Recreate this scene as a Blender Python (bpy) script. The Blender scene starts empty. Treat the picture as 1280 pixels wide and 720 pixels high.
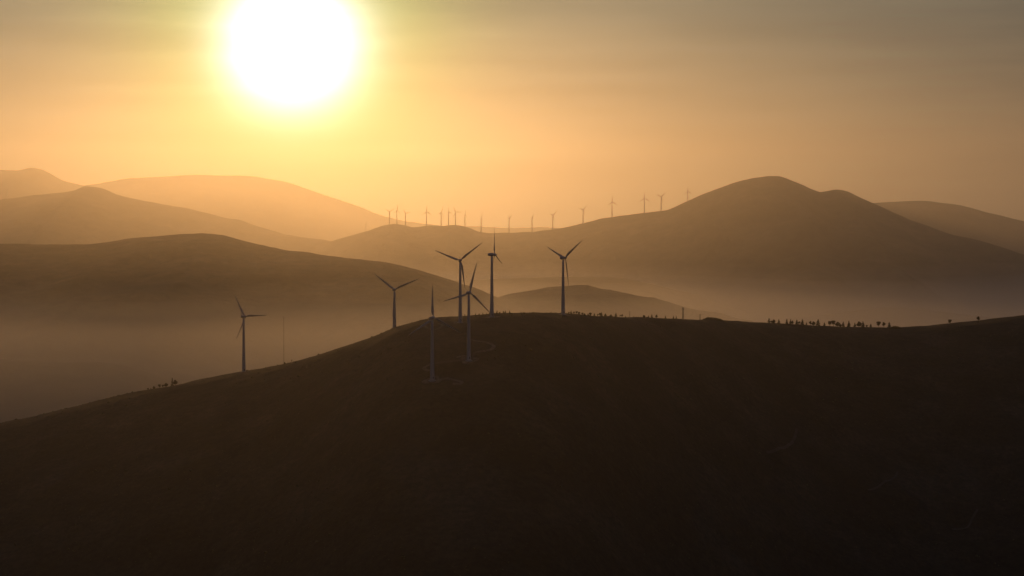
import bpy, bmesh, math, random
import numpy as np
from mathutils import Vector, Matrix

random.seed(7)
rng = np.random.default_rng(11)
sc = bpy.context.scene
COL = sc.collection

# ------------------------------------------------------------------ camera
F = 2475.0                       # focal length in pixels of a 1280 wide frame
PITCH = math.atan(80 / F)
cam = bpy.data.cameras.new("camera")
cam_o = bpy.data.objects.new("camera", cam)
COL.objects.link(cam_o)
cam.sensor_width = 36.0
cam.lens = 36.0 * F / 1280.0
cam.clip_start = 1.0
cam.clip_end = 90000.0
cam_o.rotation_euler = (math.pi / 2 - PITCH, 0, 0)
sc.camera = cam_o

CP, SP = math.cos(PITCH), math.sin(PITCH)
def ray(px, py):
    x = (px - 640) / F
    v = (360 - py) / F
    return (x, CP + v * SP, -SP + v * CP)
def pt(px, py, Y):
    d = ray(px, py)
    t = Y / d[1]
    return (d[0] * t, Y, d[2] * t)

# ------------------------------------------------------------------ noise
TAB = rng.random((256, 256))
def vnoise(x, y):
    xi = np.floor(x).astype(int); yi = np.floor(y).astype(int)
    fx = x - xi; fy = y - yi
    fx = fx * fx * fx * (fx * (fx * 6 - 15) + 10); fy = fy * fy * fy * (fy * (fy * 6 - 15) + 10)
    a = TAB[xi & 255, yi & 255]; b = TAB[(xi + 1) & 255, yi & 255]
    c = TAB[xi & 255, (yi + 1) & 255]; d = TAB[(xi + 1) & 255, (yi + 1) & 255]
    return (a * (1 - fx) + b * fx) * (1 - fy) + (c * (1 - fx) + d * fx) * fy - 0.5
def fbm(x, y, octs=5, gain=0.5):
    s = 0; a = 1.0; k = 1.0
    for i in range(octs):
        s = s + a * vnoise(x * k + 17.3 * i, y * k + 5.1 * i)
        a *= gain; k *= 2.03
    return s
def ridged(x, y, octs=4):
    s = 0; a = 1.0; k = 1.0
    for i in range(octs):
        s = s + a * (0.5 - 2 * np.abs(vnoise(x * k + 3.7 * i, y * k + 9.2 * i)))
        a *= 0.5; k *= 2.1
    return s

# ------------------------------------------------------------------ materials
def mat(name):
    m = bpy.data.materials.new(name); m.use_nodes = True
    nt = m.node_tree
    return m, nt, nt.nodes["Principled BSDF"]
def noise_ramp(nt, scale, cols, detail=6, coord="Object", rough=0.6, stretch=None):
    tc = nt.nodes.new("ShaderNodeTexCoord")
    n = nt.nodes.new("ShaderNodeTexNoise"); n.inputs["Scale"].default_value = scale
    n.inputs["Detail"].default_value = detail; n.inputs["Roughness"].default_value = rough
    src = tc.outputs[coord]
    if stretch:
        mp = nt.nodes.new("ShaderNodeMapping"); mp.inputs["Scale"].default_value = stretch
        nt.links.new(src, mp.inputs[0]); src = mp.outputs[0]
    nt.links.new(src, n.inputs["Vector"])
    r = nt.nodes.new("ShaderNodeValToRGB")
    els = r.color_ramp.elements
    els[0].position, els[0].color = cols[0][0], (*cols[0][1], 1)
    els[1].position, els[1].color = cols[-1][0], (*cols[-1][1], 1)
    for p, c in cols[1:-1]:
        e = els.new(p); e.color = (*c, 1)
    nt.links.new(n.outputs["Fac"], r.inputs[0])
    return n, r
def mix(nt, fac, a, b, mode="MIX"):
    m = nt.nodes.new("ShaderNodeMix"); m.data_type = "RGBA"; m.blend_type = mode
    if isinstance(fac, (int, float)): m.inputs[0].default_value = fac
    else: nt.links.new(fac, m.inputs[0])
    for s, v in ((6, a), (7, b)):
        if isinstance(v, tuple): m.inputs[s].default_value = (*v, 1)
        else: nt.links.new(v, m.inputs[s])
    return m.outputs[2]

def ground_mat(name, lo, mid, hi, s1, s2, bump=1.0, bd=2.0):
    m, nt, b = mat(name)
    n1, r1 = noise_ramp(nt, s1, [(0.35, lo), (0.52, mid), (0.68, hi)])
    n2, r2 = noise_ramp(nt, s2, [(0.35, (0.55, 0.55, 0.55)), (0.65, (1.35, 1.3, 1.2))], detail=8, rough=0.7)
    c = mix(nt, 1.0, r1.outputs[0], r2.outputs[0], "MULTIPLY")
    nt.links.new(c, b.inputs["Base Color"])
    b.inputs["Roughness"].default_value = 0.95
    b.inputs["Specular IOR Level"].default_value = 0.15
    bp = nt.nodes.new("ShaderNodeBump"); bp.inputs["Strength"].default_value = bump
    bp.inputs["Distance"].default_value = bd
    nt.links.new(n2.outputs["Fac"], bp.inputs["Height"])
    nt.links.new(bp.outputs[0], b.inputs["Normal"])
    return m
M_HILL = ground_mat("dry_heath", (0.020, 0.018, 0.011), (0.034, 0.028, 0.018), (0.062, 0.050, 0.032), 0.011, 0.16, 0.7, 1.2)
M_FAR = ground_mat("far_hillside", (0.022, 0.028, 0.014), (0.065, 0.058, 0.034), (0.14, 0.115, 0.07), 0.0028, 0.02, 1.0, 14.0)
M_VALLEY = ground_mat("valley_fields", (0.035, 0.040, 0.020), (0.07, 0.065, 0.035), (0.13, 0.11, 0.065), 0.0035, 0.02, 0.3, 3.0)

def gravel():
    m, nt, b = mat("gravel")
    n, r = noise_ramp(nt, 0.22, [(0.40, (0.04, 0.034, 0.022)), (0.56, (0.095, 0.085, 0.07)), (0.75, (0.15, 0.138, 0.12))], detail=8, rough=0.7)
    nt.links.new(r.outputs[0], b.inputs["Base Color"]); b.inputs["Roughness"].default_value = 0.95
    return m
M_GRAVEL = gravel()
def painted():
    m, nt, b = mat("turbine_paint")
    n, r = noise_ramp(nt, 0.6, [(0.3, (0.38, 0.38, 0.365)), (0.7, (0.48, 0.48, 0.465))], stretch=(1, 1, 0.15))
    nt.links.new(r.outputs[0], b.inputs["Base Color"]); b.inputs["Roughness"].default_value = 0.38
    return m
M_PAINT = painted()
def simple(name, lo, hi, scale, rough=0.8, metal=0.0):
    m, nt, b = mat(name)
    n, r = noise_ramp(nt, scale, [(0.35, lo), (0.65, hi)])
    nt.links.new(r.outputs[0], b.inputs["Base Color"])
    b.inputs["Roughness"].default_value = rough; b.inputs["Metallic"].default_value = metal
    return m
M_DIRT = simple("dirt_track", (0.030, 0.026, 0.018), (0.055, 0.048, 0.038), 0.08, 0.95)
M_DARKMETAL = simple("dark_louvre_metal", (0.08, 0.08, 0.08), (0.13, 0.13, 0.125), 2.0, 0.5)
M_CONC = simple("concrete", (0.26, 0.25, 0.23), (0.36, 0.35, 0.33), 1.0, 0.9)
M_STEEL = simple("galvanised_steel", (0.10, 0.10, 0.10), (0.17, 0.17, 0.17), 1.5, 0.6, 0.0)
M_BARK = simple("bark", (0.06, 0.045, 0.03), (0.12, 0.09, 0.06), 3.0, 0.95)
M_NEEDLE = simple("needles", (0.030, 0.045, 0.020), (0.055, 0.075, 0.032), 0.9, 0.8)
M_LEAF = simple("leaves", (0.040, 0.050, 0.018), (0.085, 0.090, 0.035), 0.9, 0.8)

# ------------------------------------------------------------------ object helpers
def mesh_obj(name, verts, faces, material, parent=None, smooth=True):
    me = bpy.data.meshes.new(name)
    me.from_pydata([tuple(v) for v in verts], [], faces)
    me.materials.append(material)
    if smooth: me.polygons.foreach_set("use_smooth", [True] * len(me.polygons))
    me.update()
    o = bpy.data.objects.new(name, me); COL.objects.link(o)
    if parent: o.parent = parent
    return o
def empty(name, loc=(0, 0, 0)):
    o = bpy.data.objects.new(name, None); COL.objects.link(o); o.location = loc
    o.empty_display_size = 2
    return o
def tag(o, label=None, cat=None, group=None, kind=None):
    if label: o["label"] = label
    if cat: o["category"] = cat
    if group: o["group"] = group
    if kind: o["kind"] = kind
    return o
def copy_tree(o, loc, rz, s):
    r = o.copy(); COL.objects.link(r); r.location = loc; r.rotation_euler = (0, 0, rz); r.scale = (s, s, s)
    for ch in o.children:
        c = ch.copy(); COL.objects.link(c); c.parent = r
    return r

class MB:
    def __init__(s): s.v = []; s.f = []
    def tube(s, p0, p1, r0, r1, n=8, caps=True):
        p0 = Vector(p0); p1 = Vector(p1); d = (p1 - p0).normalized()
        a = d.cross(Vector((0, 0, 1)))
        if a.length < 1e-3: a = Vector((1, 0, 0))
        a.normalize(); b = d.cross(a); k = len(s.v)
        for p, r in ((p0, r0), (p1, r1)):
            for i in range(n):
                t = 2 * math.pi * i / n
                s.v.append(p + a * (r * math.cos(t)) + b * (r * math.sin(t)))
        for i in range(n):
            j = (i + 1) % n
            s.f.append((k + i, k + j, k + n + j, k + n + i))
        if caps:
            s.f.append(tuple(k + i for i in range(n))[::-1]); s.f.append(tuple(k + n + i for i in range(n)))
    def lathe(s, prof, n=24, origin=(0, 0, 0), M=None):
        k = len(s.v)
        for (r, z) in prof:
            for i in range(n):
                t = 2 * math.pi * i / n
                p = Vector((r * math.cos(t), r * math.sin(t), z))
                if M: p = M @ p
                s.v.append(p + Vector(origin))
        for j in range(len(prof) - 1):
            for i in range(n):
                a = k + j * n + i; b = k + j * n + (i + 1) % n
                s.f.append((a, b, b + n, a + n))
        s.f.append(tuple(k + i for i in range(n))[::-1])
        s.f.append(tuple(k + (len(prof) - 1) * n + i for i in range(n)))
    def box(s, c, h, M=None):
        k = len(s.v)
        for dx in (-1, 1):
            for dy in (-1, 1):
                for dz in (-1, 1):
                    p = Vector((c[0] + dx * h[0], c[1] + dy * h[1], c[2] + dz * h[2]))
                    s.v.append(M @ p if M else p)
        for f in ((0, 1, 3, 2), (4, 6, 7, 5), (0, 4, 5, 1), (2, 3, 7, 6), (0, 2, 6, 4), (1, 5, 7, 3)):
            s.f.append(tuple(k + i for i in f))
    def build(s, name, m, parent=None, smooth=True):
        return mesh_obj(name, s.v, s.f, m, parent, smooth)

# ------------------------------------------------------------------ terrain
FLOOR = -420.0
class Hill:
    """crest given as (px, py, depth) seen from the viewpoint; turned into a real crest line in metres"""
    def __init__(s, pts, slope_f, slope_b, c, amp, nscale, seed, crest_amp=1.0, smooth=20.0):
        P = [pt(*p) for p in pts]
        P.sort()
        X = np.array([p[0] for p in P]); Y = np.array([p[1] for p in P]); Z = np.array([p[2] for p in P])
        xs = np.linspace(X[0], X[-1], 3000)
        zs = np.interp(xs, X, Z); ys = np.interp(xs, X, Y)
        def sm(a, w):
            n = max(1, int(w / (xs[1] - xs[0]))); k = np.hanning(2 * n + 3); k /= k.sum()
            pad = len(k) // 2
            return np.convolve(np.pad(a, pad, mode="edge"), k, mode="valid")
        s.xs, s.zs, s.ys = xs, sm(zs, smooth), sm(ys, smooth * 6)
        s.sf, s.sb, s.c, s.amp, s.ns, s.seed, s.ca = slope_f, slope_b, c, amp, nscale, seed, crest_amp
    def h(s, x, y):
        x = np.asarray(x, float); y = np.asarray(y, float)
        cz = np.interp(x, s.xs, s.zs); cy = np.interp(x, s.xs, s.ys)
        d = cy - y
        ad = np.abs(d)
        drop = np.where(d > 0, s.sf, s.sb) * (np.sqrt(ad * ad + s.c ** 2) - s.c)
        k = 1 - np.exp(-ad / (2.2 * s.c))
        n = ridged(x / s.ns + s.seed, y / (s.ns * 1.6) + s.seed * 0.7, 4) * 0.7 + fbm(x / (s.ns * .6) + s.seed, y / (s.ns * .6), 5) * 0.6
        m = fbm(x / (s.ns * 0.12) + s.seed, y / (s.ns * 0.12), 4) * s.ca
        return cz - drop + n * s.amp * k + m
    def depth(s, x): return float(np.interp(x, s.xs, s.ys))
    def hz(s, x, y): return float(s.h(np.array([x]), np.array([y]))[0])

def grid_mesh(name, X, Y, Z, material, keep_above=None):
    ny, nx = X.shape
    co = np.stack([X, Y, Z], -1).reshape(-1, 3)
    idx = np.arange(ny * nx).reshape(ny, nx)
    q = np.stack([idx[:-1, :-1], idx[:-1, 1:], idx[1:, 1:], idx[1:, :-1]], -1).reshape(-1, 4)
    if keep_above is not None:
        q = q[co[q][:, :, 2].max(1) > keep_above]
        used = np.unique(q); mp = -np.ones(len(co), int); mp[used] = np.arange(len(used))
        co = co[used]; q = mp[q]
    me = bpy.data.meshes.new(name)
    me.vertices.add(len(co)); me.vertices.foreach_set("co", co.astype(np.float32).ravel())
    me.loops.add(len(q) * 4); me.loops.foreach_set("vertex_index", q.astype(np.int32).ravel())
    me.polygons.add(len(q)); me.polygons.foreach_set("loop_start", np.arange(0, len(q) * 4, 4, dtype=np.int32))
    me.update(calc_edges=True)
    me.polygons.foreach_set("use_smooth", [True] * len(q))
    me.materials.append(material)
    o = bpy.data.objects.new(name, me); COL.objects.link(o)
    return o

def valley_h(x, y):
    return FLOOR + fbm(x / 1500.0, y / 1500.0, 4) * 22

def build_hill(name, H, material, nx, ny, label, yfront=None, yback=None):
    xs = np.linspace(H.xs[0], H.xs[-1], nx)
    ymid = np.interp(xs, H.xs, H.ys)
    top = H.zs.max() - FLOOR + 60
    wf = yfront or top / H.sf + H.c * 2
    wb = yback or top / H.sb + H.c * 2
    t = np.linspace(-1, 1, ny)
    t = np.sign(t) * np.abs(t) ** 1.5
    off = np.where(t < 0, t * wf, t * wb)
    X = np.broadcast_to(xs, (ny, nx)); Y = ymid[None, :] + off[:, None]
    Z = H.h(X, Y)
    o = grid_mesh(name, X, Y, Z, material, keep_above=FLOOR - 22)
    return tag(o, label, None, None, "structure")

near_pts = [(-700, 640, 2200), (-300, 600, 2300), (-100, 552, 2340), (0, 529, 2350), (40, 521, 2350), (80, 511, 2350), (125, 500, 2345), (160, 491.5, 2340), (200, 485.5, 2335),
    (222, 480.5, 2330), (260, 473, 2320), (300, 465, 2310), (330, 460.3, 2300), (348, 458, 2295), (356, 455, 2290), (362, 454.2, 2290), (380, 449, 2280),
    (400, 443, 2265), (440, 430.5, 2235), (467, 421, 2200), (494, 409.5, 2170), (520, 403, 2140), (540, 398.5, 2135), (560, 396, 2170),
    (590, 395, 2165), (620, 394.5, 2125), (645, 393, 2150), (680, 392.5, 2185), (710, 393, 2225), (740, 395.5, 2300), (780, 397, 2400), (850, 399.5, 2560),
    (905, 401.5, 2690), (940, 403.5, 2760), (1000, 406.5, 2840), (1060, 409.5, 2890), (1110, 410, 2910), (1130, 409.5, 2915), (1160, 408, 2920),
    (1190, 405, 2930), (1230, 401.5, 2940), (1280, 396, 2950), (1400, 385, 2960), (1700, 380, 2900), (2300, 430, 2800)]
NEAR = Hill(near_pts, 0.45, 0.38, 180.0, 19.0, 250.0, 4.2, crest_amp=1.3, smooth=14.0)

E_pts = [(330, 345, 9300), (380, 312, 9200), (420, 300, 9100), (440, 294, 9050), (460, 288.5, 9000), (480, 281.5, 9000), (495, 279.5, 9000), (505, 281, 9000), (516, 284.2, 9000), (525, 283, 9000), (536, 281.8, 9000),
    (550, 283, 9000), (565, 281, 9000), (575, 281.3, 9000), (587, 285, 9000), (598, 290, 9000), (610, 291.5, 9000), (640, 291, 9000), (665, 291, 9000),
    (690, 287.5, 8950), (705, 285.5, 8900), (729, 280, 8850), (752, 273, 8800), (765, 271.5, 8800), (790, 268, 8750), (805, 266.5, 8700), (835, 263, 8700),
    (845, 259, 8700), (860, 252, 8700), (880, 244, 8700), (900, 237.5, 8700), (925, 228.5, 8700), (945, 224, 8700), (960, 221.7, 8700), (972, 221.9, 8700),
    (990, 229, 8700), (1010, 238, 8700), (1024, 243, 8700), (1034, 240.3, 8700), (1042, 239.7, 8700), (1055, 243, 8700), (1083, 256, 8700),
    (1100, 263, 8650), (1130, 275, 8600), (1180, 292, 8500), (1240, 308, 8400), (1320, 330, 8300), (1450, 350, 8200), (1700, 390, 8100)]
RIDGE = Hill(E_pts, 0.30, 0.28, 160.0, 95.0, 800.0, 1.7, crest_amp=3.0, smooth=22.0)

B_pts = [(-900, 320, 9500), (-400, 262, 9600), (-100, 256, 9600), (0, 250.5, 9600), (9, 248.5, 9600), (37, 245, 9600), (70, 241, 9600), (97, 238.5, 9600), (105, 234.5, 9600), (112, 233, 9600), (124, 236, 9600), (139, 242, 9600), (169, 250, 9600),
    (210, 256.5, 9600), (232, 260.5, 9600), (262, 267.5, 9600), (281, 272.5, 9600), (300, 275, 9600), (322, 283, 9550), (356, 293, 9500), (412, 302, 9400), (470, 315, 9200), (560, 335, 9100), (650, 370, 9000)]
HB = Hill(B_pts, 0.28, 0.3, 150.0, 70.0, 700.0, 7.7, crest_amp=5.0, smooth=22.0)

D_pts = [(-100, 262, 14600), (0, 245, 14600), (60, 236, 14600), (112, 231.5, 14600), (131, 229, 14600), (161, 224.7, 14600), (195, 221.5, 14600), (232, 219.3, 14600), (262, 218.7, 14600), (319, 221.3, 14600), (356, 227, 14600),
    (390, 239.5, 14600), (424, 250, 14600), (450, 258.5, 14600), (466, 265.5, 14600), (480, 270.5, 14600), (510, 278, 14600), (560, 283.5, 14600), (600, 283, 14600), (640, 286, 14600), (680, 284.5, 14600), (720, 286, 14600), (800, 296, 14600), (900, 305, 14600)]
HD = Hill(D_pts, 0.28, 0.3, 350.0, 130.0, 1600.0, 3.1, crest_amp=12.0, smooth=60.0)
C_pts = [(-1200, 300, 13000), (-700, 232, 13000), (-300, 222, 13000), (-60, 215, 13000), (0, 212, 13000), (24, 213.3, 13000), (33, 210.5, 13000), (42, 209.5, 13000), (54, 212, 13000), (64, 218, 13000), (76, 225, 13000), (101, 231, 13000), (150, 242, 13000), (250, 262, 13000), (380, 300, 13000)]
HC = Hill(C_pts, 0.35, 0.3, 200.0, 90.0, 1300.0, 9.4, crest_amp=5.0, smooth=30.0)
F_pts = [(960, 300, 11500), (1020, 275, 11500), (1060, 261, 11500), (1090, 254.5, 11500), (1120, 252.2, 11500), (1156, 251.3, 11500), (1194, 256.7, 11500), (1240, 267, 11500), (1280, 277, 11500), (1340, 286, 11500), (1500, 280, 11500), (1800, 268, 11500), (2300, 310, 11500)]
HF = Hill(F_pts, 0.3, 0.3, 250.0, 90.0, 1200.0, 5.9, crest_amp=4.0, smooth=40.0)
A_pts = [(-1200, 345, 5700), (-600, 318, 5800), (-200, 312, 5900), (0, 305, 5900), (60, 306, 5900), (110, 305, 5900), (131, 303, 5900), (157, 299, 5900), (195, 295.5, 5900), (225, 293.3, 5900), (255, 291.3, 5900), (281, 295, 5900), (319, 304.5, 5850), (356, 312, 5800), (405, 319, 5750),
    (480, 328, 5650), (520, 337, 5600), (560, 349, 5550), (600, 363, 5500), (650, 384, 5500), (720, 410, 5500)]
HA = Hill(A_pts, 0.24, 0.26, 160.0, 55.0, 560.0, 2.9, crest_amp=3.5, smooth=26.0)
K_pts = [(500, 372, 6900), (560, 351, 6900), (640, 348, 6900), (700, 346.5, 6900), (760, 347, 6900), (800, 352, 6900), (860, 366, 6900), (930, 390, 6900)]
HK = Hill(K_pts, 0.22, 0.24, 150.0, 40.0, 600.0, 8.3, crest_amp=2.0, smooth=30.0)
M_pts = [(360, 405, 5300), (400, 378, 5300), (440, 361, 5300), (457, 356, 5300), (480, 353, 5300), (520, 353, 5300), (560, 362, 5300), (600, 378, 5300), (660, 400, 5300)]
HM = Hill(M_pts, 0.25, 0.25, 120.0, 25.0, 450.0, 6.1, crest_amp=1.6, smooth=30.0)
G_pts = [(560, 400, 5500), (600, 378, 5500), (640, 367, 5500), (680, 360, 5500), (715, 356.3, 5500), (735, 356.5, 5500), (748, 360, 5500), (770, 364, 5500), (798, 369.5, 5500), (815, 371.5, 5500), (840, 379, 5500), (862, 386, 5500), (885, 389, 5500), (905, 393, 5500), (940, 402, 5500)]
HG = Hill(G_pts, 0.26, 0.26, 70.0, 22.0, 350.0, 1.3, crest_amp=3.0, smooth=10.0)
H_pts = [(960, 402, 6300), (1000, 397, 6300), (1040, 393, 6300), (1075, 388, 6300), (1110, 384.3, 6300), (1150, 386, 6300), (1200, 393, 6300), (1260, 399, 6300), (1330, 404, 6300)]
HH = Hill(H_pts, 0.24, 0.26, 90.0, 18.0, 400.0, 5.2, crest_amp=2.0, smooth=20.0)
I_pts = [(-300, 470, 4300), (-120, 452, 4300), (0, 449, 4300), (40, 452, 4300), (80, 454, 4300), (120, 453.5, 4300), (150, 458, 4300), (180, 466, 4300), (210, 477, 4300), (260, 495, 4300)]
HI = Hill(I_pts, 0.24, 0.26, 90.0, 18.0, 330.0, 2.2, crest_amp=1.6, smooth=20.0)

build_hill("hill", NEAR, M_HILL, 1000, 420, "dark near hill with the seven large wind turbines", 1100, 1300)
build_hill("hill", RIDGE, M_FAR, 700, 200, "long far ridge rising to a peak, carrying a row of tiny turbines")
build_hill("hill", HB, M_FAR, 500, 160, "hazy far hill with a small pointed summit at the left")
build_hill("mountain", HD, M_FAR, 400, 120, "broad pale mountain beneath the sun")
build_hill("mountain", HC, M_FAR, 400, 120, "pale distant mountain with a knobbly summit at the left edge")
build_hill("mountain", HF, M_FAR, 400, 120, "pale rounded mountain behind the peak at the right edge")
build_hill("hill", HA, M_FAR, 500, 160, "dark brown middle hill sloping down to the right")
build_hill("hill", HK, M_FAR, 300, 120, "low hill at the foot of the turbine ridge")
build_hill("hill", HM, M_FAR, 300, 120, "low rounded hill behind the turbines on the left slope")
build_hill("hill", HG, M_FAR, 400, 140, "small craggy hill in the mist behind the right-hand turbine")
build_hill("hill", HH, M_FAR, 300, 120, "faint low hill in the valley mist at the right")
build_hill("hill", HI, M_FAR, 300, 120, "faint low hill in the valley mist at the lower left")

gx = np.linspace(-19000, 19000, 420); gy = np.linspace(-1500, 27000, 320)
GX, GY = np.meshgrid(gx, gy)
vf = grid_mesh("ground", GX, GY, valley_h(GX, GY), M_VALLEY)
tag(vf, "flat misty valley floor between the hills", None, None, "structure")

def hit_near(px, py):
    d = ray(px, py)
    ys = np.arange(1100, 3000, 1.0)
    t = ys / d[1]
    X = d[0] * t; Z = d[2] * t
    hh = NEAR.h(X, ys)
    i = int(np.argmax(Z <= hh))
    return (float(X[i]), float(ys[i]), float(hh[i]))

# ------------------------------------------------------------------ wind turbines
def blade_mesh(L, tang, axis, span, fat=1.0):
    """lofted aerofoil blade from the root out to the tip; tang/axis/span are world directions"""
    st = [(0.0, .85, .85, 0), (0.04, .85, .85, 0), (0.10, 1.45, .75, 16), (0.18, 2.35, .55, 15), (0.27, 2.25, .42, 11), (0.42, 1.8, .3, 7),
          (0.58, 1.4, .22, 4), (0.74, 1.05, .16, 2), (0.88, .74, .11, 1), (0.96, .48, .07, 0), (1.0, .12, .03, 0)]
    v = []; f = []; n = 12; k = L / 30.0 * fat
    for (t, ch, th, tw) in st:
        ch *= k * 1.05; th *= k
        a = math.radians(tw + 4)
        c = tang * math.cos(a) + axis * math.sin(a)
        nrm = axis * math.cos(a) - tang * math.sin(a)
        base = span * (t * L) - axis * (0.0 * L) - c * (0.0 if t < .05 else (ch * 0.28 - 0.1))
        pre = axis * (0.035 * L * t * t)
        for i in range(n):
            q = 2 * math.pi * i / n
            x = math.cos(q); y = math.sin(q)
            sharp = 1.0 if t < .05 else (0.35 + 0.65 * (1 - x) / 2)
            v.append(base + pre + c * (x * ch / 2) + nrm * (y * th / 2 * sharp))
    for j in range(len(st) - 1):
        for i in range(n):
            a = j * n + i; b = j * n + (i + 1) % n
            f.append((a, b, b + n, a + n))
    f.append(tuple(range(n))[::-1]); f.append(tuple((len(st) - 1) * n + i for i in range(n)))
    return v, f

def turbine(name, base, Hh, R, psi, th, nblades=3, detail=True):
    """psi: yaw of the rotor axis off the viewing direction; th: blade phase, degrees clockwise from up"""
    root = empty(name, base)
    k = R / 31.0
    psi = math.radians(psi)
    ax = Vector((math.sin(psi), math.cos(psi), 0)); e = Vector((math.cos(psi), -math.sin(psi), 0)); up = Vector((0, 0, 1))
    m = MB()
    wide = 1.0 if detail else 1.3
    prof = [(2.25 * k * wide, -1.2)]
    for i in range(9):
        t = i / 8
        prof.append(((2.15 - 1.05 * t ** 0.9) * k * wide, t * (Hh - 1.7 * k)))
    m.lathe(prof, 28 if detail else 10); tw = m.build("tower", M_PAINT, root)
    if detail:
        m = MB(); m.lathe([(3.6 * k, -1.5), (3.6 * k, 0.35), (2.9 * k, 0.55)], 24); m.build("foundation", M_CONC, root)
        m = MB()
        Md = Matrix.Rotation(-math.pi / 2 + 0.5, 4, 'Z')
        m.box((2.12 * k, 0, 2.6), (0.09, 0.5, 1.15), Md); m.build("door", M_DARKMETAL, root, False)
        for q in (0.33, 0.66):
            m = MB(); rr = (2.15 - 1.05 * q ** 0.9) * k
            m.lathe([(rr, q * Hh - .12), (rr + .05, q * Hh - .08), (rr + .05, q * Hh + .08), (rr, q * Hh + .12)], 28)
            m.build("flange_ring", M_PAINT, root)
    # nacelle: rounded, lofted along the rotor axis
    v = []; f = []; n = 12 if detail else 8
    sec = [(-4.3, .75, .8, .1), (-4.0, 1.35, 1.35, .1), (-2.4, 1.6, 1.65, .05), (0.5, 1.65, 1.7, 0), (1.9, 1.45, 1.5, 0), (2.25, 1.1, 1.15, 0)]
    c0 = Vector((0, 0, Hh))
    for (s_, w, h, dz) in sec:
        for i in range(n):
            q = 2 * math.pi * i / n
            cx = math.copysign(abs(math.cos(q)) ** .6, math.cos(q)); cz = math.copysign(abs(math.sin(q)) ** .6, math.sin(q))
            v.append(c0 + ax * (s_ * k) + e * (cx * w * k) + up * (cz * h * k + dz))
    for j in range(len(sec) - 1):
        for i in range(n):
            a = j * n + i; b = j * n + (i + 1) % n
            f.append((a, b, b + n, a + n))
    f.append(tuple(range(n))[::-1]); f.append(tuple((len(sec) - 1) * n + i for i in range(n)))
    na = mesh_obj("nacelle", v, f, M_PAINT, root)
    if detail:
        m = MB()
        p = c0 - ax * (3.2 * k) + up * (1.7 * k)
        m.tube(p, p + up * (1.5 * k), .05, .04, 6); m.tube(p + up * (1.2 * k) - e * .5, p + up * (1.2 * k) + e * .5, .04, .04, 6)
        m.tube(p + up * (1.2 * k) - e * .5, p + up * (1.55 * k) - e * .5, .09, .09, 6)
        m.build("wind_vane", M_DARKMETAL, na)
    # spinner hub
    Mx = Matrix((e.to_tuple(), up.to_tuple(), ax.to_tuple())).transposed().to_4x4()
    if Mx.determinant() < 0: Mx = Matrix(((-e).to_tuple(), up.to_tuple(), ax.to_tuple())).transposed().to_4x4()
    m = MB()
    m.lathe([(1.25 * k, 2.2 * k), (1.45 * k, 2.6 * k), (1.45 * k, 3.9 * k), (1.15 * k, 4.8 * k), (.6 * k, 5.3 * k), (.12 * k, 5.5 * k)], 18 if detail else 8, (0, 0, Hh), Mx)
    m.build("hub", M_PAINT, root)
    hc = c0 + ax * (3.3 * k)
    for j in range(nblades):
        t = math.radians(th + 120 * j)
        span = e * math.sin(t) + up * math.cos(t); tang = e * math.cos(t) - up * math.sin(t)
        bv, bf = blade_mesh(R, tang, ax, span, 1.0 if detail else 1.45)
        mesh_obj("blade", [hc + span * (0.9 * k) * 0 + q for q in bv], bf, M_PAINT, root)
    return root

T = [  # px, py of hub, depth, R px, yaw, phase, label
    (306.6, 395.4, 2300, 33.3, 29, 87, "wind turbine standing alone on the lower left slope, left of the thin mast"),
    (493.8, 361.8, 2245, 34.4, 10, 66, "wind turbine with its foot hidden behind the hill's left shoulder"),
    (541.9, 397.2, 1925, 41.0, 20, 357, "wind turbine lowest on the front slope, only its upright blade above the skyline"),
    (575.6, 325.4, 2100, 34.9, 4, 51, "tall wind turbine just behind the one in the slope's middle, blades in a V"),
    (587.6, 365.8, 1968, 39.2, 22, 13, "wind turbine halfway down the front slope, hub just above the skyline, three blades spread"),
    (618.6, 318.2, 2122, 36.8, 77, 347, "wind turbine turned side-on to the view, tallest on the crest, with one blade straight up"),
    (706.6, 322.3, 2215, 35.8, 46, 52, "rightmost large wind turbine, alone on the crest with two blades raised and one hanging"),
]
pads = []
for (px, py, Y, Rp, psi, th, lab) in T:
    hx, _, hz_ = pt(px, py, Y)
    Rm = Rp * Y / F
    k = Rm / 31.0
    hx -= math.sin(math.radians(psi)) * 3.3 * k      # the tower stands behind the rotor along its axis
    Yt = Y - math.cos(math.radians(psi)) * 3.3 * k
    g = NEAR.hz(hx, Yt)
    t = turbine("wind_turbine", (hx, Yt, g), hz_ - g, Rm, psi, th)
    tag(t, lab, "wind turbine", "large wind turbines on the near hill")
    pads.append((hx, Yt, g))
    b = (hx / Yt * F + 640)
    print("turbine", lab[:30], "H", round(hz_ - g, 1), "R", round(Rm, 1))

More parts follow.
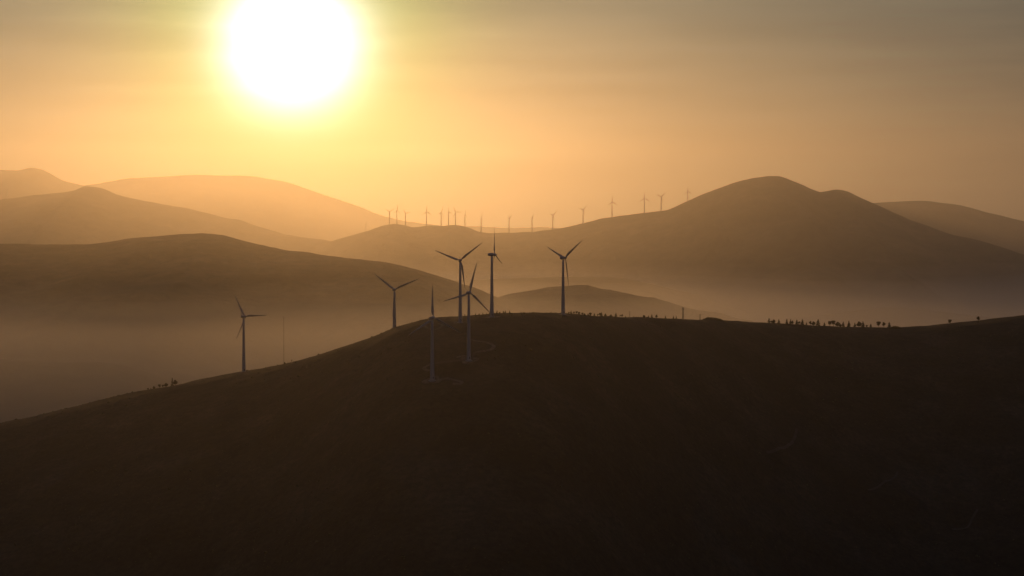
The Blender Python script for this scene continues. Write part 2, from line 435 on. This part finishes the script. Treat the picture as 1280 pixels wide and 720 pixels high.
FT = [ # px, base py, hub py, yaw, phase, label
    (457.5, 287.5, 280.0, 60, 10, "faint tiny turbine, furthest left and lowest on the far turbine ridge"),
    (486.9, 279.5, 264.6, 20, 60, "tiny hazy turbine, left of the three on the first hump of the far ridge"),
    (496.2, 279.5, 263.0, 50, 5, "tiny hazy turbine, middle of the three on the far ridge's first hump"),
    (507.0, 280.7, 266.8, 30, 80, "tiny hazy turbine, right one of the three on the first hump of the far ridge"),
    (533.2, 281.8, 264.8, 25, 0, "tiny hazy turbine alone between the two humps of the far ridge"),
    (551.5, 283.0, 266.0, 55, 20, "tiny hazy turbine, leftmost of the close row of four on the second hump"),
    (560.7, 281.0, 265.3, 65, 100, "tiny hazy turbine, second of the close row of four on the second hump"),
    (569.5, 281.0, 265.0, 20, 92, "tiny hazy turbine, third of the close row of four on the second hump"),
    (581.2, 283.5, 269.0, 70, 0, "tiny hazy turbine, last of the close row of four on the second hump"),
    (601.5, 290.5, 273.5, 75, 10, "tiny hazy turbine, leftmost of three in the far ridge's saddle"),
    (636.4, 291.0, 273.0, 70, 60, "tiny hazy turbine in the middle of the saddle of the far ridge"),
    (665.0, 291.0, 272.5, 80, 40, "tiny hazy turbine at the right end of the saddle of the far ridge"),
    (691.0, 287.7, 269.0, 45, 50, "tiny hazy turbine where the far ridge starts to climb"),
    (728.8, 280.2, 262.0, 35, 45, "tiny hazy turbine on the climb of the far ridge, right above the right large turbine"),
    (765.0, 271.7, 252.5, 25, 0, "tiny hazy turbine, first of the four on the shoulder below the peak"),
    (805.3, 266.7, 248.0, 15, 0, "tiny hazy turbine, second of the four on the shoulder below the peak"),
    (826.3, 263.8, 245.8, 30, 52, "tiny hazy turbine, third of the four on the shoulder, blades in a V"),
    (859.5, 252.3, 239.3, 30, 0, "tiny hazy turbine highest up the far ridge, closest to the peak"),
    (9.6, 248.5, 235.8, 70, 0, "tiny hazy turbine at the left edge, on the hill with the pointed summit"),
]
for (px, by, hy, psi, th, lab) in FT:
    H = HB if px < 100 else RIDGE
    x0 = (px - 640) / F * 8900
    Y = H.depth(x0); x = (px - 640) / F * Y; Y = H.depth(x)
    x = (px - 640) / F * Y
    g = H.hz(x, Y) - 1.5
    hz_ = pt(px, hy, Y)[2]
    Rm = 8.2 * Y / F if hy < 279 else 4.2 * Y / F
    Rm = min(Rm, (hz_ - g) * 0.5)
    t = turbine("wind_turbine", (x, Y, g), max(25, hz_ - g), Rm, psi, th, detail=False)
    tag(t, lab, "wind turbine", "tiny turbines along the far ridge")

# ------------------------------------------------------------------ tracks and pads
def ribbon(pts, w):
    P = [Vector(p) for p in pts]
    Q = []
    for i in range(len(P) - 1):
        p0 = P[max(0, i - 1)]; p1 = P[i]; p2 = P[i + 1]; p3 = P[min(len(P) - 1, i + 2)]
        for s in range(14):
            t = s / 14
            Q.append(0.5 * ((2 * p1) + (p2 - p0) * t + (2 * p0 - 5 * p1 + 4 * p2 - p3) * t * t + (3 * p1 - p0 - 3 * p2 + p3) * t ** 3))
    Q.append(P[-1])
    v = []; f = []
    for i, q in enumerate(Q):
        a = Q[min(i + 1, len(Q) - 1)] - Q[max(i - 1, 0)]
        n = Vector((-a.y, a.x, 0)).normalized()
        ww = w * (0.85 + 0.3 * random.random()) * (0.35 if i in (0, len(Q) - 1) else 1)
        for j in range(5):
            p = q + n * (ww * (j / 4 - .5))
            v.append((p.x, p.y, NEAR.hz(p.x, p.y) + 0.35))
    for i in range(len(Q) - 1):
        for j in range(4):
            a = i * 5 + j
            f.append((a, a + 1, a + 6, a + 5))
    return v, f
def track(pxs, w, label, material=None):
    v, f = ribbon([hit_near(*p) for p in pxs], w)
    o = mesh_obj("path", v, f, material or M_GRAVEL); tag(o, label, None, None, "structure")
track([(584, 424), (598, 427), (610, 429.5), (617, 433), (613, 437.5), (603, 439.5), (594, 441)], 4.0, "hairpin of gravel track right of the middle turbine")
track([(541, 455), (534, 457.5), (530, 461), (535, 463.5), (541, 463)], 3.5, "gravel bend beside the lowest turbine")
track([(545, 478), (556, 473.5), (566, 475.5), (576, 477.5), (575, 480.5), (566, 480)], 4.0, "gravel spur right of the lowest turbine")
track([(530, 407), (534, 410.5), (541, 412.5), (549, 411), (553, 407), (548, 405)], 3.0, "gravel loop behind the lowest turbine's rotor")
track([(570, 447.5), (578, 445.5), (587, 446)], 3.0, "gravel stub at the foot of the middle turbine")
track([(594, 441), (588, 449.5), (576, 451), (560, 453), (541, 455)], 3.2, "faint track between the middle and the lowest turbine", M_DIRT)
track([(958, 566), (970, 563), (985, 557), (993, 548), (996, 536)], 3.0, "faint dirt track on the lower right slope", M_DIRT)
track([(1085, 613), (1093, 611), (1105, 603), (1118, 597), (1122, 590)], 2.5, "faint dirt track in the middle of the lower right slope", M_DIRT)
track([(1190, 662), (1208, 660), (1215, 650), (1222, 637)], 2.5, "faint dirt track at the bottom right", M_DIRT)
for (x, y, g) in pads:
    v = []; f = []
    n = 20; rings = 4
    for j in range(rings):
        for i in range(n):
            q = 2 * math.pi * i / n
            r = (3.7 + j * 1.1) * (1 + 0.22 * math.sin(3 * q + x) * (j > 0))
            xx = x + r * math.cos(q) * 1.25; yy = y + r * math.sin(q)
            v.append((xx, yy, NEAR.hz(xx, yy) + 0.3))
    for j in range(rings - 1):
        for i in range(n):
            a = j * n + i; b = j * n + (i + 1) % n
            f.append((a, b, b + n, a + n))
    tag(mesh_obj("gravel_pad", v, f, M_GRAVEL), "gravel apron round a turbine foot", None, None, "structure")

# ------------------------------------------------------------------ trees
def leaf_cloud(centres, n, size, flat=0.6):
    v = []; f = []
    for _ in range(n):
        c, r = random.choice(centres)
        d = Vector((random.gauss(0, 1), random.gauss(0, 1), random.gauss(0, 1))).normalized() * (random.random() ** .45)
        p = Vector(c) + Vector((d.x * r[0], d.y * r[0], d.z * r[1]))
        a = Vector((random.gauss(0, 1), random.gauss(0, 1), random.gauss(0, flat))).normalized()
        b = a.cross(Vector((random.gauss(0, 1), random.gauss(0, 1), random.gauss(0, 1)))).normalized()
        s = size * random.uniform(.6, 1.4); k = len(v)
        v += [p - a * s, p + b * s * .6, p + a * s, p - b * s * .6]
        f.append((k, k + 1, k + 2, k + 3))
    return v, f
def round_tree(h, w, n=1500, trunk_share=.3, lean=0.0):
    root = empty("tree")
    m = MB(); th = h * trunk_share
    m.tube((0, 0, -.5), (lean * .4, 0, th), w * .055, w * .04, 8); m.tube((lean * .4, 0, th), (lean, 0, h * .75), w * .04, w * .012, 7)
    cs = []
    for i in range(9):
        a = random.random() * 6.28; rr = w * .5 * random.uniform(.25, .62); z = th + (h - th) * random.uniform(.2, .82)
        sz = w * random.uniform(.16, .3)
        c = (lean + rr * math.cos(a), rr * math.sin(a), z); cs.append((c, (sz, sz * .8)))
        m.tube((lean * .6, 0, th * random.uniform(.8, 1.2)), c, w * .02, w * .006, 5)
    cs.append(((lean, 0, h - w * .2), (w * .22, w * .2)))
    m.build("trunk", M_BARK, root)
    v, f = leaf_cloud(cs, n, h * .035); mesh_obj("crown", v, f, M_LEAF, root, False)
    return root
def conifer(h, w, n=4200, gap=0.14):
    root = empty("tree")
    m = MB(); m.tube((0, 0, -.5), (0, 0, h * .97), w * .05, .015, 8)
    v = []; f = []
    L = 13
    for j in range(L):
        t = j / (L - 1); z = h * (gap + (1 - gap) * t * .96)
        R = w * .5 * (1 - t) ** .8 * random.uniform(.8, 1.1) + .08
        nb = max(4, int(10 * (1 - t)))
        for q in range(nb):
            a = random.random() * 6.28; Rq = R * random.uniform(.7, 1.1)
            tip = Vector((Rq * math.cos(a), Rq * math.sin(a), z - Rq * .3))
            m.tube((0, 0, z), tip, .03, .01, 4, False)
            for s in range(max(3, n // (L * nb * 2))):
                u = random.random() ** .7
                p = Vector((0, 0, z)).lerp(tip, u) + Vector((random.gauss(0, .1), random.gauss(0, .1), random.gauss(0, .07))) * R
                d = (tip - Vector((0, 0, z))).normalized(); d = (d + Vector((random.gauss(0, .5), random.gauss(0, .5), random.gauss(0, .3)))).normalized()
                b = d.cross(Vector((random.gauss(0, .4), random.gauss(0, .4), 1))).normalized(); sz = h * .05 * random.uniform(.7, 1.3); k = len(v)
                v += [p - d * sz, p + b * sz * .45, p + d * sz, p - b * sz * .45]; f.append((k, k + 1, k + 2, k + 3))
    m.build("trunk", M_BARK, root)
    mesh_obj("crown", v, f, M_NEEDLE, root, False)
    return root

PROTO = {"c": [conifer(6, 4.4), conifer(6, 5.0), conifer(6, 3.8, gap=.18)],
         "s": [conifer(6, 2.3, gap=.06)],
         "r": [round_tree(6, 4.6, n=2600), round_tree(6, 3.6, n=2000, trunk_share=.3, lean=.6), round_tree(6, 5.4, n=3200, trunk_share=.18)]}
used = set()
def place_tree(kind, px, hpx, label, group, dy=-4):
    i = random.randrange(len(PROTO[kind])); proto = PROTO[kind][i]
    x = (px - 640) / F * NEAR.depth((px - 640) / F * 2500)
    Y = NEAR.depth(x); x = (px - 640) / F * Y; Y = NEAR.depth(x) + dy; x = (px - 640) / F * Y
    s = 1.18 * hpx * random.uniform(.88, 1.12) * Y / F / 6.0
    loc = (x, Y, NEAR.hz(x, Y) - .1); rz = random.random() * 6.28
    if id(proto) not in used:
        used.add(id(proto)); o = proto; o.location = loc; o.rotation_euler = (0, 0, rz); o.scale = (s, s, s)
    else:
        o = copy_tree(proto, loc, rz, s)
    return tag(o, label, "tree", group)

ORD = ["first", "second", "third", "fourth", "fifth", "sixth", "seventh", "eighth", "ninth", "tenth", "eleventh", "twelfth", "thirteenth", "fourteenth",
       "fifteenth", "sixteenth", "seventeenth", "eighteenth", "nineteenth", "twentieth", "twenty-first", "twenty-second", "twenty-third", "twenty-fourth",
       "twenty-fifth", "twenty-sixth", "twenty-seventh", "twenty-eighth", "twenty-ninth", "thirtieth"]
def word(kind, h):
    sz = "tiny" if h < 3.2 else ("small" if h < 5 else "taller")
    return f"{sz} {'conifer' if kind in 'cs' else 'round tree'}"
def row(lst, where, group):
    for i, (k, px, h) in enumerate(lst):
        place_tree(k, px, h, f"{word(k, h)}, {ORD[i]} from the left {where}", group, dy=random.uniform(-10, 0))
row([("c", 581, 3.8), ("c", 594.3, 4.4), ("r", 599, 3.2), ("c", 603.4, 4.0), ("c", 608.3, 3.3), ("r", 612, 2.6)],
    "in the sparse row left of the side-on turbine", "trees left of the side-on turbine")
row([("c", 621.2, 5.0), ("r", 624.5, 3.0), ("c", 629.2, 4.6), ("c", 631.6, 4.4), ("c", 637, 4.6), ("r", 640, 2.6), ("c", 651.3, 2.8), ("r", 655, 2.8), ("r", 662, 2.0)],
    "in the row right of the side-on turbine", "trees right of the side-on turbine")
row([("r", 711, 2.6), ("c", 714, 4.6), ("r", 717.5, 3.0), ("r", 721, 4.0), ("r", 724, 3.6), ("r", 728, 3.4), ("r", 731, 3.4), ("c", 735, 3.2), ("r", 738, 4.0), ("c", 743, 3.8),
     ("r", 747, 3.6), ("r", 750, 4.2), ("c", 752, 4.8), ("r", 757, 4.2), ("r", 764, 3.6), ("c", 770, 5.0), ("r", 775, 3.0), ("r", 778, 3.6), ("c", 782, 3.0)],
    "in the fringe right of the rightmost turbine", "fringe of trees right of the rightmost large turbine")
row([("r", 792, 2.4), ("r", 798, 2.4), ("r", 805, 4.0), ("c", 811, 3.4), ("c", 815, 4.0), ("r", 821, 4.2), ("c", 832, 4.2), ("c", 842, 4.0), ("c", 845.6, 4.6)],
    "between the small and the tall pylon", "trees between the two pylons")
row([("c", 961.5, 6), ("r", 964.5, 3.4), ("r", 967.7, 5.6), ("c", 973.8, 6.2), ("c", 984, 6.6), ("c", 988.6, 6.0), ("r", 991, 4.2), ("c", 996.5, 5.4), ("r", 999.5, 3.6), ("c", 1003.4, 7),
     ("c", 1008.4, 4), ("r", 1013.5, 6.0), ("r", 1017.2, 5.6), ("c", 1023, 7), ("c", 1031, 4.2), ("r", 1037.5, 6.6), ("r", 1042, 7.0), ("r", 1047.5, 5.8), ("c", 1054.5, 6.6),
     ("r", 1051, 4.0), ("c", 1061.6, 6.8), ("c", 1069, 5), ("r", 1074.2, 7.2), ("c", 1079.2, 6.4), ("r", 1084, 3.0), ("c", 1089, 5.2)],
    "in the long row on the right", "long row of trees on the right of the ridge")
for k, px, h, l in [("r", 1099, 6.2, "left thin-crowned tree of the pair between the long row and the rounded thicket"),
                    ("r", 1105.3, 6.4, "right thin-crowned tree of the pair between the long row and the rounded thicket"),
                    ("c", 1112, 6.6, "dark conifer standing against the left side of the rounded thicket")]:
    place_tree(k, px, h, l, "trees beside the rounded thicket")
place_tree("r", 1188, 5.6, "lone round tree on the right ridge, lower and left of the other lone tree", "two lone trees on the right ridge")
place_tree("r", 1223.5, 5.8, "lone tree highest on the right ridge near the right edge", "two lone trees on the right ridge")
for k, px, h, l in [("r", 184, 2.6, "low bush at the left end of the small clump on the left slope"),
                    ("r", 187.5, 2.4, "second low bush from the left of the small clump on the left slope"),
                    ("r", 191.4, 4.2, "wide round bush in the small clump on the left slope"),
                    ("r", 198.2, 5.0, "slim round-crowned tree in the middle of the clump on the left slope"),
                    ("r", 202.8, 3.4, "small bush right of the slim tree on the left slope"),
                    ("r", 206.7, 4.4, "small leaning tree left of the pointed conifer on the left slope"),
                    ("s", 214.4, 9.6, "tallest pointed conifer on the left slope"),
                    ("r", 218, 6.4, "dense round tree touching the right side of the tall pointed conifer")]:
    place_tree(k, px, h, l, "clump of trees on the left slope")
place_tree("r", 355.5, 2.8, "low bush at the foot of the thin mast", None)

def thicket(px0, px1, hpx, label, flat):
    Ys = NEAR.depth((px0 + px1 - 1280) / 2 / F * 2800)
    cs = []
    base = Vector((((px0 + px1) / 2 - 640) / F * Ys, Ys - 8, 0)); base.z = NEAR.hz(base.x, base.y)
    W = (px1 - px0) * Ys / F; Hm = hpx * Ys / F
    n = 26
    for i in range(n):
        t = (i + .5) / n; xx = (t - .5) * W
        prof = min(1, 5 * t, 5 * (1 - t)) if flat else math.sin(math.pi * t)
        z = NEAR.hz(base.x + xx, base.y) - base.z
        cs.append(((xx, random.uniform(-2.5, 2.5), z + Hm * prof * .45), (W / n * 1.7, Hm * prof * .52 + .2)))
    root = empty("thicket", base)
    v, f = leaf_cloud(cs, 5200, .32); mesh_obj("foliage", v, f, M_LEAF, root, False)
    m = MB()
    for c, r in cs:
        for _ in range(3):
            m.tube((c[0] + random.uniform(-.5, .5), c[1] + random.uniform(-.6, .6), c[2] - Hm * .6 - .6), (c[0], c[1], c[2] + r[1] * .5), .09, .03, 5)
    m.build("stem", M_BARK, root)["kind"] = "stuff"
    tag(root, label, "thicket")
thicket(879, 905, 3.0, "long flat-topped dark thicket on the ridge right of the tall pylon", True)
thicket(1110, 1127, 3.6, "dark rounded thicket at the right end of the row of trees", False)

# low heath scrub scattered over the near hill
def scrub():
    v = []; f = []
    for _ in range(5200):
        px = random.uniform(-150, 1430)
        x0 = (px - 640) / F * 2400; Y = NEAR.depth(x0)
        Y = Y + 30 - random.random() ** 1.3 * 720
        x = (px - 640) / F * Y
        if vnoise(np.array([x / 60]), np.array([Y / 60]))[0] < -0.08: continue
        z = NEAR.hz(x, Y); s = random.uniform(.3, .85) * (1.0 if random.random() < .93 else 1.9)
        k = len(v); n = 6
        for ring, (r, zz) in enumerate(((1.0, -.3), (1.15, .35), (.6, .85))):
            for i in range(n):
                q = 6.283 * (i + .5 * ring) / n
                rr = s * r * random.uniform(.75, 1.2)
                v.append((x + rr * math.cos(q), Y + rr * math.sin(q), z + s * zz * random.uniform(.7, 1.2)))
        v.append((x, Y, z + s * 1.05))
        for ring in range(2):
            for i in range(n):
                a = k + ring * n + i; b = k + ring * n + (i + 1) % n
                f.append((a, b, b + n, a + n))
        for i in range(n): f.append((k + 2 * n + i, k + 2 * n + (i + 1) % n, k + 3 * n))
    o = mesh_obj("scrub", v, f, M_LEAF, None, False)
    tag(o, "low heath scrub dotted over the near hill", None, None, "stuff")
scrub()

# ------------------------------------------------------------------ masts
def ground_at(px):
    x = (px - 640) / F * NEAR.depth((px - 640) / F * 2500); Y = NEAR.depth(x) - 3; x = (px - 640) / F * Y
    return x, Y, NEAR.hz(x, Y)
def lattice(px, hpx, w0, w1, label, cat, arms, name, panels, r=.07):
    x, Y, z = ground_at(px); H = hpx * Y / F
    root = empty(name, (x, Y, z))
    m = MB()
    cn = ((-1, -1), (1, -1), (1, 1), (-1, 1))
    wid = lambda t: w0 + (w1 - w0) * t
    P = lambda c, t: Vector((c[0] * wid(t) / 2, c[1] * wid(t) / 2, H * t - (.5 if t == 0 else 0)))
    for c in cn: m.tube(P(c, 0), P(c, 1), r * 1.3, r, 6)
    m.build("legs", M_STEEL, root).name = "frame"
    m = MB()
    for j in range(panels):
        t0, t1 = j / panels, (j + 1) / panels
        for i in range(4):
            a, b = cn[i], cn[(i + 1) % 4]
            m.tube(P(a, t0), P(b, t1), r * .6, r * .6, 4); m.tube(P(b, t0), P(a, t1), r * .6, r * .6, 4)
            m.tube(P(a, t1), P(b, t1), r * .6, r * .6, 4)
    m.build("bracing", M_STEEL, root)
    for (t, L) in arms:
        m = MB(); zc = H * t
        for s in (-1, 1):
            m.tube((-s * .0, 0, zc + .35), (s * L, 0, zc), r, r * .7, 5); m.tube((0, 0, zc - .3), (s * L, 0, zc), r, r * .7, 5)
            m.tube((s * L, 0, zc), (s * L, 0, zc - .9), .07, .09, 6)
        m.build("cross_arm", M_STEEL, root)
    tag(root, label, cat)
    return root
lattice(854, 15.5, 1.9, .5, "tallest lattice pylon on the ridge, left of the flat-topped thicket", "pylon", [(.97, 1.6), (.86, 1.9)], "pylon", 7, .15)
lattice(787.3, 8.5, 1.1, .4, "short faint pylon rising from the tree fringe, leftmost of the three pylons", "pylon", [(.96, 1.1)], "pylon", 5, .07)
lattice(875.3, 8.0, 1.1, .4, "short pylon just left of the flat-topped thicket", "pylon", [(.95, 1.1)], "pylon", 5, .12)
lattice(354.3, 60, .6, .45, "very thin tall lattice mast on the left slope, right of the lone turbine", "mast", [(.98, 1.0), (.7, .9)], "mast", 34, .03)
def post(px, hpx):
    x, Y, z = ground_at(px); H = hpx * Y / F
    root = empty("post", (x, Y, z))
    m = MB(); m.lathe([(.45, -.4), (.42, H * .55), (.36, H * .6), (.36, H * .92), (.25, H)], 12); m.build("shaft", M_CONC, root)
    m = MB(); m.box((0, 0, H * .78), (.62, .4, .35)); m.build("equipment_box", M_DARKMETAL, root, False)
    tag(root, "short stubby post on the left slope just right of the thin mast", "post")
post(364.2, 4.6)

# ------------------------------------------------------------------ sun, sky, haze
SUN_D = Vector(ray(365, 58)).normalized()
EL = math.asin(SUN_D.z); AZ = math.atan2(SUN_D.x, SUN_D.y)     # azimuth clockwise from +Y
sun = bpy.data.lights.new("sun", "SUN"); sun.energy = 3.65; sun.angle = math.radians(0.5); sun.color = (1.0, 0.49, 0.15)
so = bpy.data.objects.new("sun", sun); COL.objects.link(so)
so.rotation_euler = SUN_D.to_track_quat("Z", "Y").to_euler()

w = bpy.data.worlds.new("World"); sc.world = w; w.use_nodes = True
nt = w.node_tree
for n in list(nt.nodes): nt.nodes.remove(n)
N = nt.nodes.new; Lk = nt.links.new
out = N("ShaderNodeOutputWorld"); bg = N("ShaderNodeBackground"); Lk(bg.outputs[0], out.inputs[0])
sky = N("ShaderNodeTexSky"); sky.sky_type = "NISHITA"; sky.sun_disc = False
sky.sun_elevation = EL; sky.sun_rotation = AZ
sky.air_density = 1.0; sky.dust_density = 1.5; sky.ozone_density = 1.0
def math_n(op, a, b=None, c=None):
    m = N("ShaderNodeMath"); m.operation = op
    for i, v in enumerate((a, b, c)):
        if v is None: continue
        if isinstance(v, (int, float)): m.inputs[i].default_value = v
        else: Lk(v, m.inputs[i])
    return m.outputs[0]
tc = N("ShaderNodeTexCoord")
dot = N("ShaderNodeVectorMath"); dot.operation = "DOT_PRODUCT"; Lk(tc.outputs["Generated"], dot.inputs[0]); dot.inputs[1].default_value = SUN_D
ang = math_n("MULTIPLY", math_n("ARCCOSINE", math_n("MINIMUM", dot.outputs["Value"], 0.9999999)), 180 / math.pi)
def lobe(k, wd):    # k * exp(-ang / wd)
    return math_n("MULTIPLY", math_n("POWER", math.e, math_n("DIVIDE", ang, -wd)), k)
def gauss(k, wd):
    q = math_n("DIVIDE", ang, wd)
    return math_n("MULTIPLY", math_n("POWER", math.e, math_n("MULTIPLY", math_n("MULTIPLY", q, q), -1.0)), k)
GLOW = dict(r=(4.1, 17), g=(3.8, 16), b=(2.5, 17))
core = gauss(50.0, 1.53)
yel = gauss(1.0, 3.7)
def chan(l, yk, ck, amb):
    s = lobe(*l)
    s = math_n("ADD", s, math_n("MULTIPLY", yel, yk)); s = math_n("ADD", s, math_n("MULTIPLY", core, ck))
    return math_n("ADD", s, amb)
cc = N("ShaderNodeCombineColor")
Lk(chan(GLOW["r"], 4.0, 1.0, 0.0), cc.inputs[0]); Lk(chan(GLOW["g"], 6.0, 1.0, 0.0), cc.inputs[1]); Lk(chan(GLOW["b"], 0.2, 1.0, 0.0), cc.inputs[2])
# the warm veil belongs to the lower sky round the sun: fades upwards and behind
sep = N("ShaderNodeSeparateXYZ"); Lk(tc.outputs["Generated"], sep.inputs[0])
upf = N("ShaderNodeMapRange"); upf.interpolation_type = "SMOOTHSTEP"; Lk(sep.outputs["Z"], upf.inputs[0])
upf.inputs[1].default_value = 0.10; upf.inputs[2].default_value = 0.75; upf.inputs[3].default_value = 1.0; upf.inputs[4].default_value = 0.12
bk = N("ShaderNodeMapRange"); bk.interpolation_type = "SMOOTHSTEP"; Lk(ang, bk.inputs[0])
bk.inputs[1].default_value = 25; bk.inputs[2].default_value = 120; bk.inputs[3].default_value = 1.0; bk.inputs[4].default_value = 0.25
veil = math_n("MULTIPLY", upf.outputs[0], bk.outputs[0])
# thin stretched cirrus
mp = N("ShaderNodeMapping"); mp.inputs["Scale"].default_value = (5.0, 5.0, 60.0); mp.inputs["Rotation"].default_value = (0, 0.03, 0)
Lk(tc.outputs["Generated"], mp.inputs[0])
cn = N("ShaderNodeTexNoise"); cn.inputs["Scale"].default_value = 1.3; cn.inputs["Detail"].default_value = 5; cn.inputs["Roughness"].default_value = 0.5
Lk(mp.outputs[0], cn.inputs["Vector"])
cr = N("ShaderNodeMapRange"); cr.interpolation_type = "SMOOTHSTEP"; Lk(cn.outputs["Fac"], cr.inputs[0])
cr.inputs[1].default_value = 0.3; cr.inputs[2].default_value = 0.75; cr.inputs[3].default_value = 0.91; cr.inputs[4].default_value = 1.09
tot = math_n("MULTIPLY", veil, cr.outputs[0])
vm = N("ShaderNodeVectorMath"); vm.operation = "SCALE"; Lk(cc.outputs[0], vm.inputs[0]); Lk(tot, vm.inputs["Scale"])
vs = N("ShaderNodeVectorMath"); vs.operation = "SCALE"; Lk(vm.outputs[0], vs.inputs[0]); vs.inputs["Scale"].default_value = 20.0 * 0.40
add = N("ShaderNodeVectorMath"); add.operation = "ADD"; dim = N("ShaderNodeVectorMath"); dim.operation = "SCALE"; Lk(sky.outputs[0], dim.inputs[0]); Lk(math_n("MULTIPLY", cr.outputs[0], 0.61), dim.inputs["Scale"]); Lk(dim.outputs[0], add.inputs[0]); Lk(vs.outputs[0], add.inputs[1])
add2 = N("ShaderNodeVectorMath"); add2.operation = "ADD"; Lk(add.outputs[0], add2.inputs[0]); 
zen = N("ShaderNodeMapRange"); zen.interpolation_type = "SMOOTHSTEP"; Lk(sep.outputs["Z"], zen.inputs[0])
zen.inputs[1].default_value = 0.05; zen.inputs[2].default_value = 0.7; zen.inputs[3].default_value = 0.19; zen.inputs[4].default_value = 1.0
zs = N("ShaderNodeVectorMath"); zs.operation = "SCALE"; zs.inputs[0].default_value = (1.4, 3.5, 8.5); Lk(zen.outputs[0], zs.inputs["Scale"]); Lk(zs.outputs[0], add2.inputs[1])
Lk(add2.outputs[0], bg.inputs[0]); bg.inputs[1].default_value = 0.05

m = bpy.data.materials.new("haze"); m.use_nodes = True
hn = m.node_tree
for n in list(hn.nodes): hn.nodes.remove(n)
ho = hn.nodes.new("ShaderNodeOutputMaterial"); pv = hn.nodes.new("ShaderNodeVolumePrincipled")
pv.inputs["Color"].default_value = (0.90, 0.88, 0.86, 1); pv.inputs["Density"].default_value = 0.19e-4; pv.inputs["Anisotropy"].default_value = 0.78
hn.links.new(pv.outputs[0], ho.inputs["Volume"])
zmax = 540.0
mb = MB(); mb.box((0, 12500, (zmax - 452) / 2), (19600, 14600, (zmax + 452) / 2))
hz = mb.build("haze", m, None, False); tag(hz, "warm haze filling the air between the hills", None, None, "stuff")

# air over the valley behind the near hill: a deep bank of haze and a low layer of mist on the valley floor
def air_bank(name, y0, y1, top, amp, density, colour, g, label, nx=50, ny=40, X=15500, wedge=0.0):
    mm = bpy.data.materials.new(name); mm.use_nodes = True
    mn = mm.node_tree
    for n in list(mn.nodes): mn.nodes.remove(n)
    mo = mn.nodes.new("ShaderNodeOutputMaterial"); mv = mn.nodes.new("ShaderNodeVolumePrincipled")
    mv.inputs["Color"].default_value = (*colour, 1); mv.inputs["Density"].default_value = density; mv.inputs["Anisotropy"].default_value = g
    mn.links.new(mv.outputs[0], mo.inputs["Volume"])
    bm = bmesh.new()
    xs_ = np.linspace(-X, X, nx); ys_ = np.linspace(y0, y1, ny)
    T_ = [[bm.verts.new((x, y, (top - wedge * max(0.0, 1 - (y - y0) / 1050.0) ** 1.7) + amp * float(fbm(np.array([x / 1300.]), np.array([y / 3800.]), 2)[0]))) for x in xs_] for y in ys_]
    B_ = [[bm.verts.new((x, y, -446)) for x in xs_] for y in ys_]
    for j in range(ny - 1):
        for i in range(nx - 1):
            bm.faces.new((T_[j][i], T_[j][i + 1], T_[j + 1][i + 1], T_[j + 1][i]))
            bm.faces.new((B_[j][i], B_[j + 1][i], B_[j + 1][i + 1], B_[j][i + 1]))
    for i in range(nx - 1):
        bm.faces.new((B_[0][i], B_[0][i + 1], T_[0][i + 1], T_[0][i])); bm.faces.new((T_[-1][i], T_[-1][i + 1], B_[-1][i + 1], B_[-1][i]))
    for j in range(ny - 1):
        bm.faces.new((B_[j][-1], B_[j + 1][-1], T_[j + 1][-1], T_[j][-1])); bm.faces.new((T_[j][0], T_[j + 1][0], B_[j + 1][0], B_[j][0]))
    bmesh.ops.recalc_face_normals(bm, faces=bm.faces[:])
    me = bpy.data.meshes.new("mist"); bm.to_mesh(me); bm.free(); me.materials.append(mm)
    o = bpy.data.objects.new("mist", me); COL.objects.link(o)
    return tag(o, label, None, None, "stuff")
air_bank("valley_haze", 4500, 13000, 485, 20, 0.98e-4, (0.94, 0.91, 0.88), 0.82, "deep bank of warm haze over the valley and the far hills")
air_bank("upper_mist", 2350, 8700, -148, 18, 1.0e-4, (0.93, 0.935, 0.98), 0.78, "thin veil of mist above the valley floor", wedge=290.0)
air_bank("valley_mist", 2400, 8450, -196, 22, 3.6e-4, (0.94, 0.945, 0.99), 0.78, "low layer of pale mist on the valley floor", wedge=240.0)

# ------------------------------------------------------------------ render settings
sc.render.engine = "CYCLES"
sc.cycles.use_denoising = True
sc.cycles.max_bounces = 6; sc.cycles.volume_bounces = 4
sc.view_settings.view_transform = "Standard"; sc.view_settings.look = "None"
sc.view_settings.exposure = -2.55; sc.view_settings.gamma = 1.0
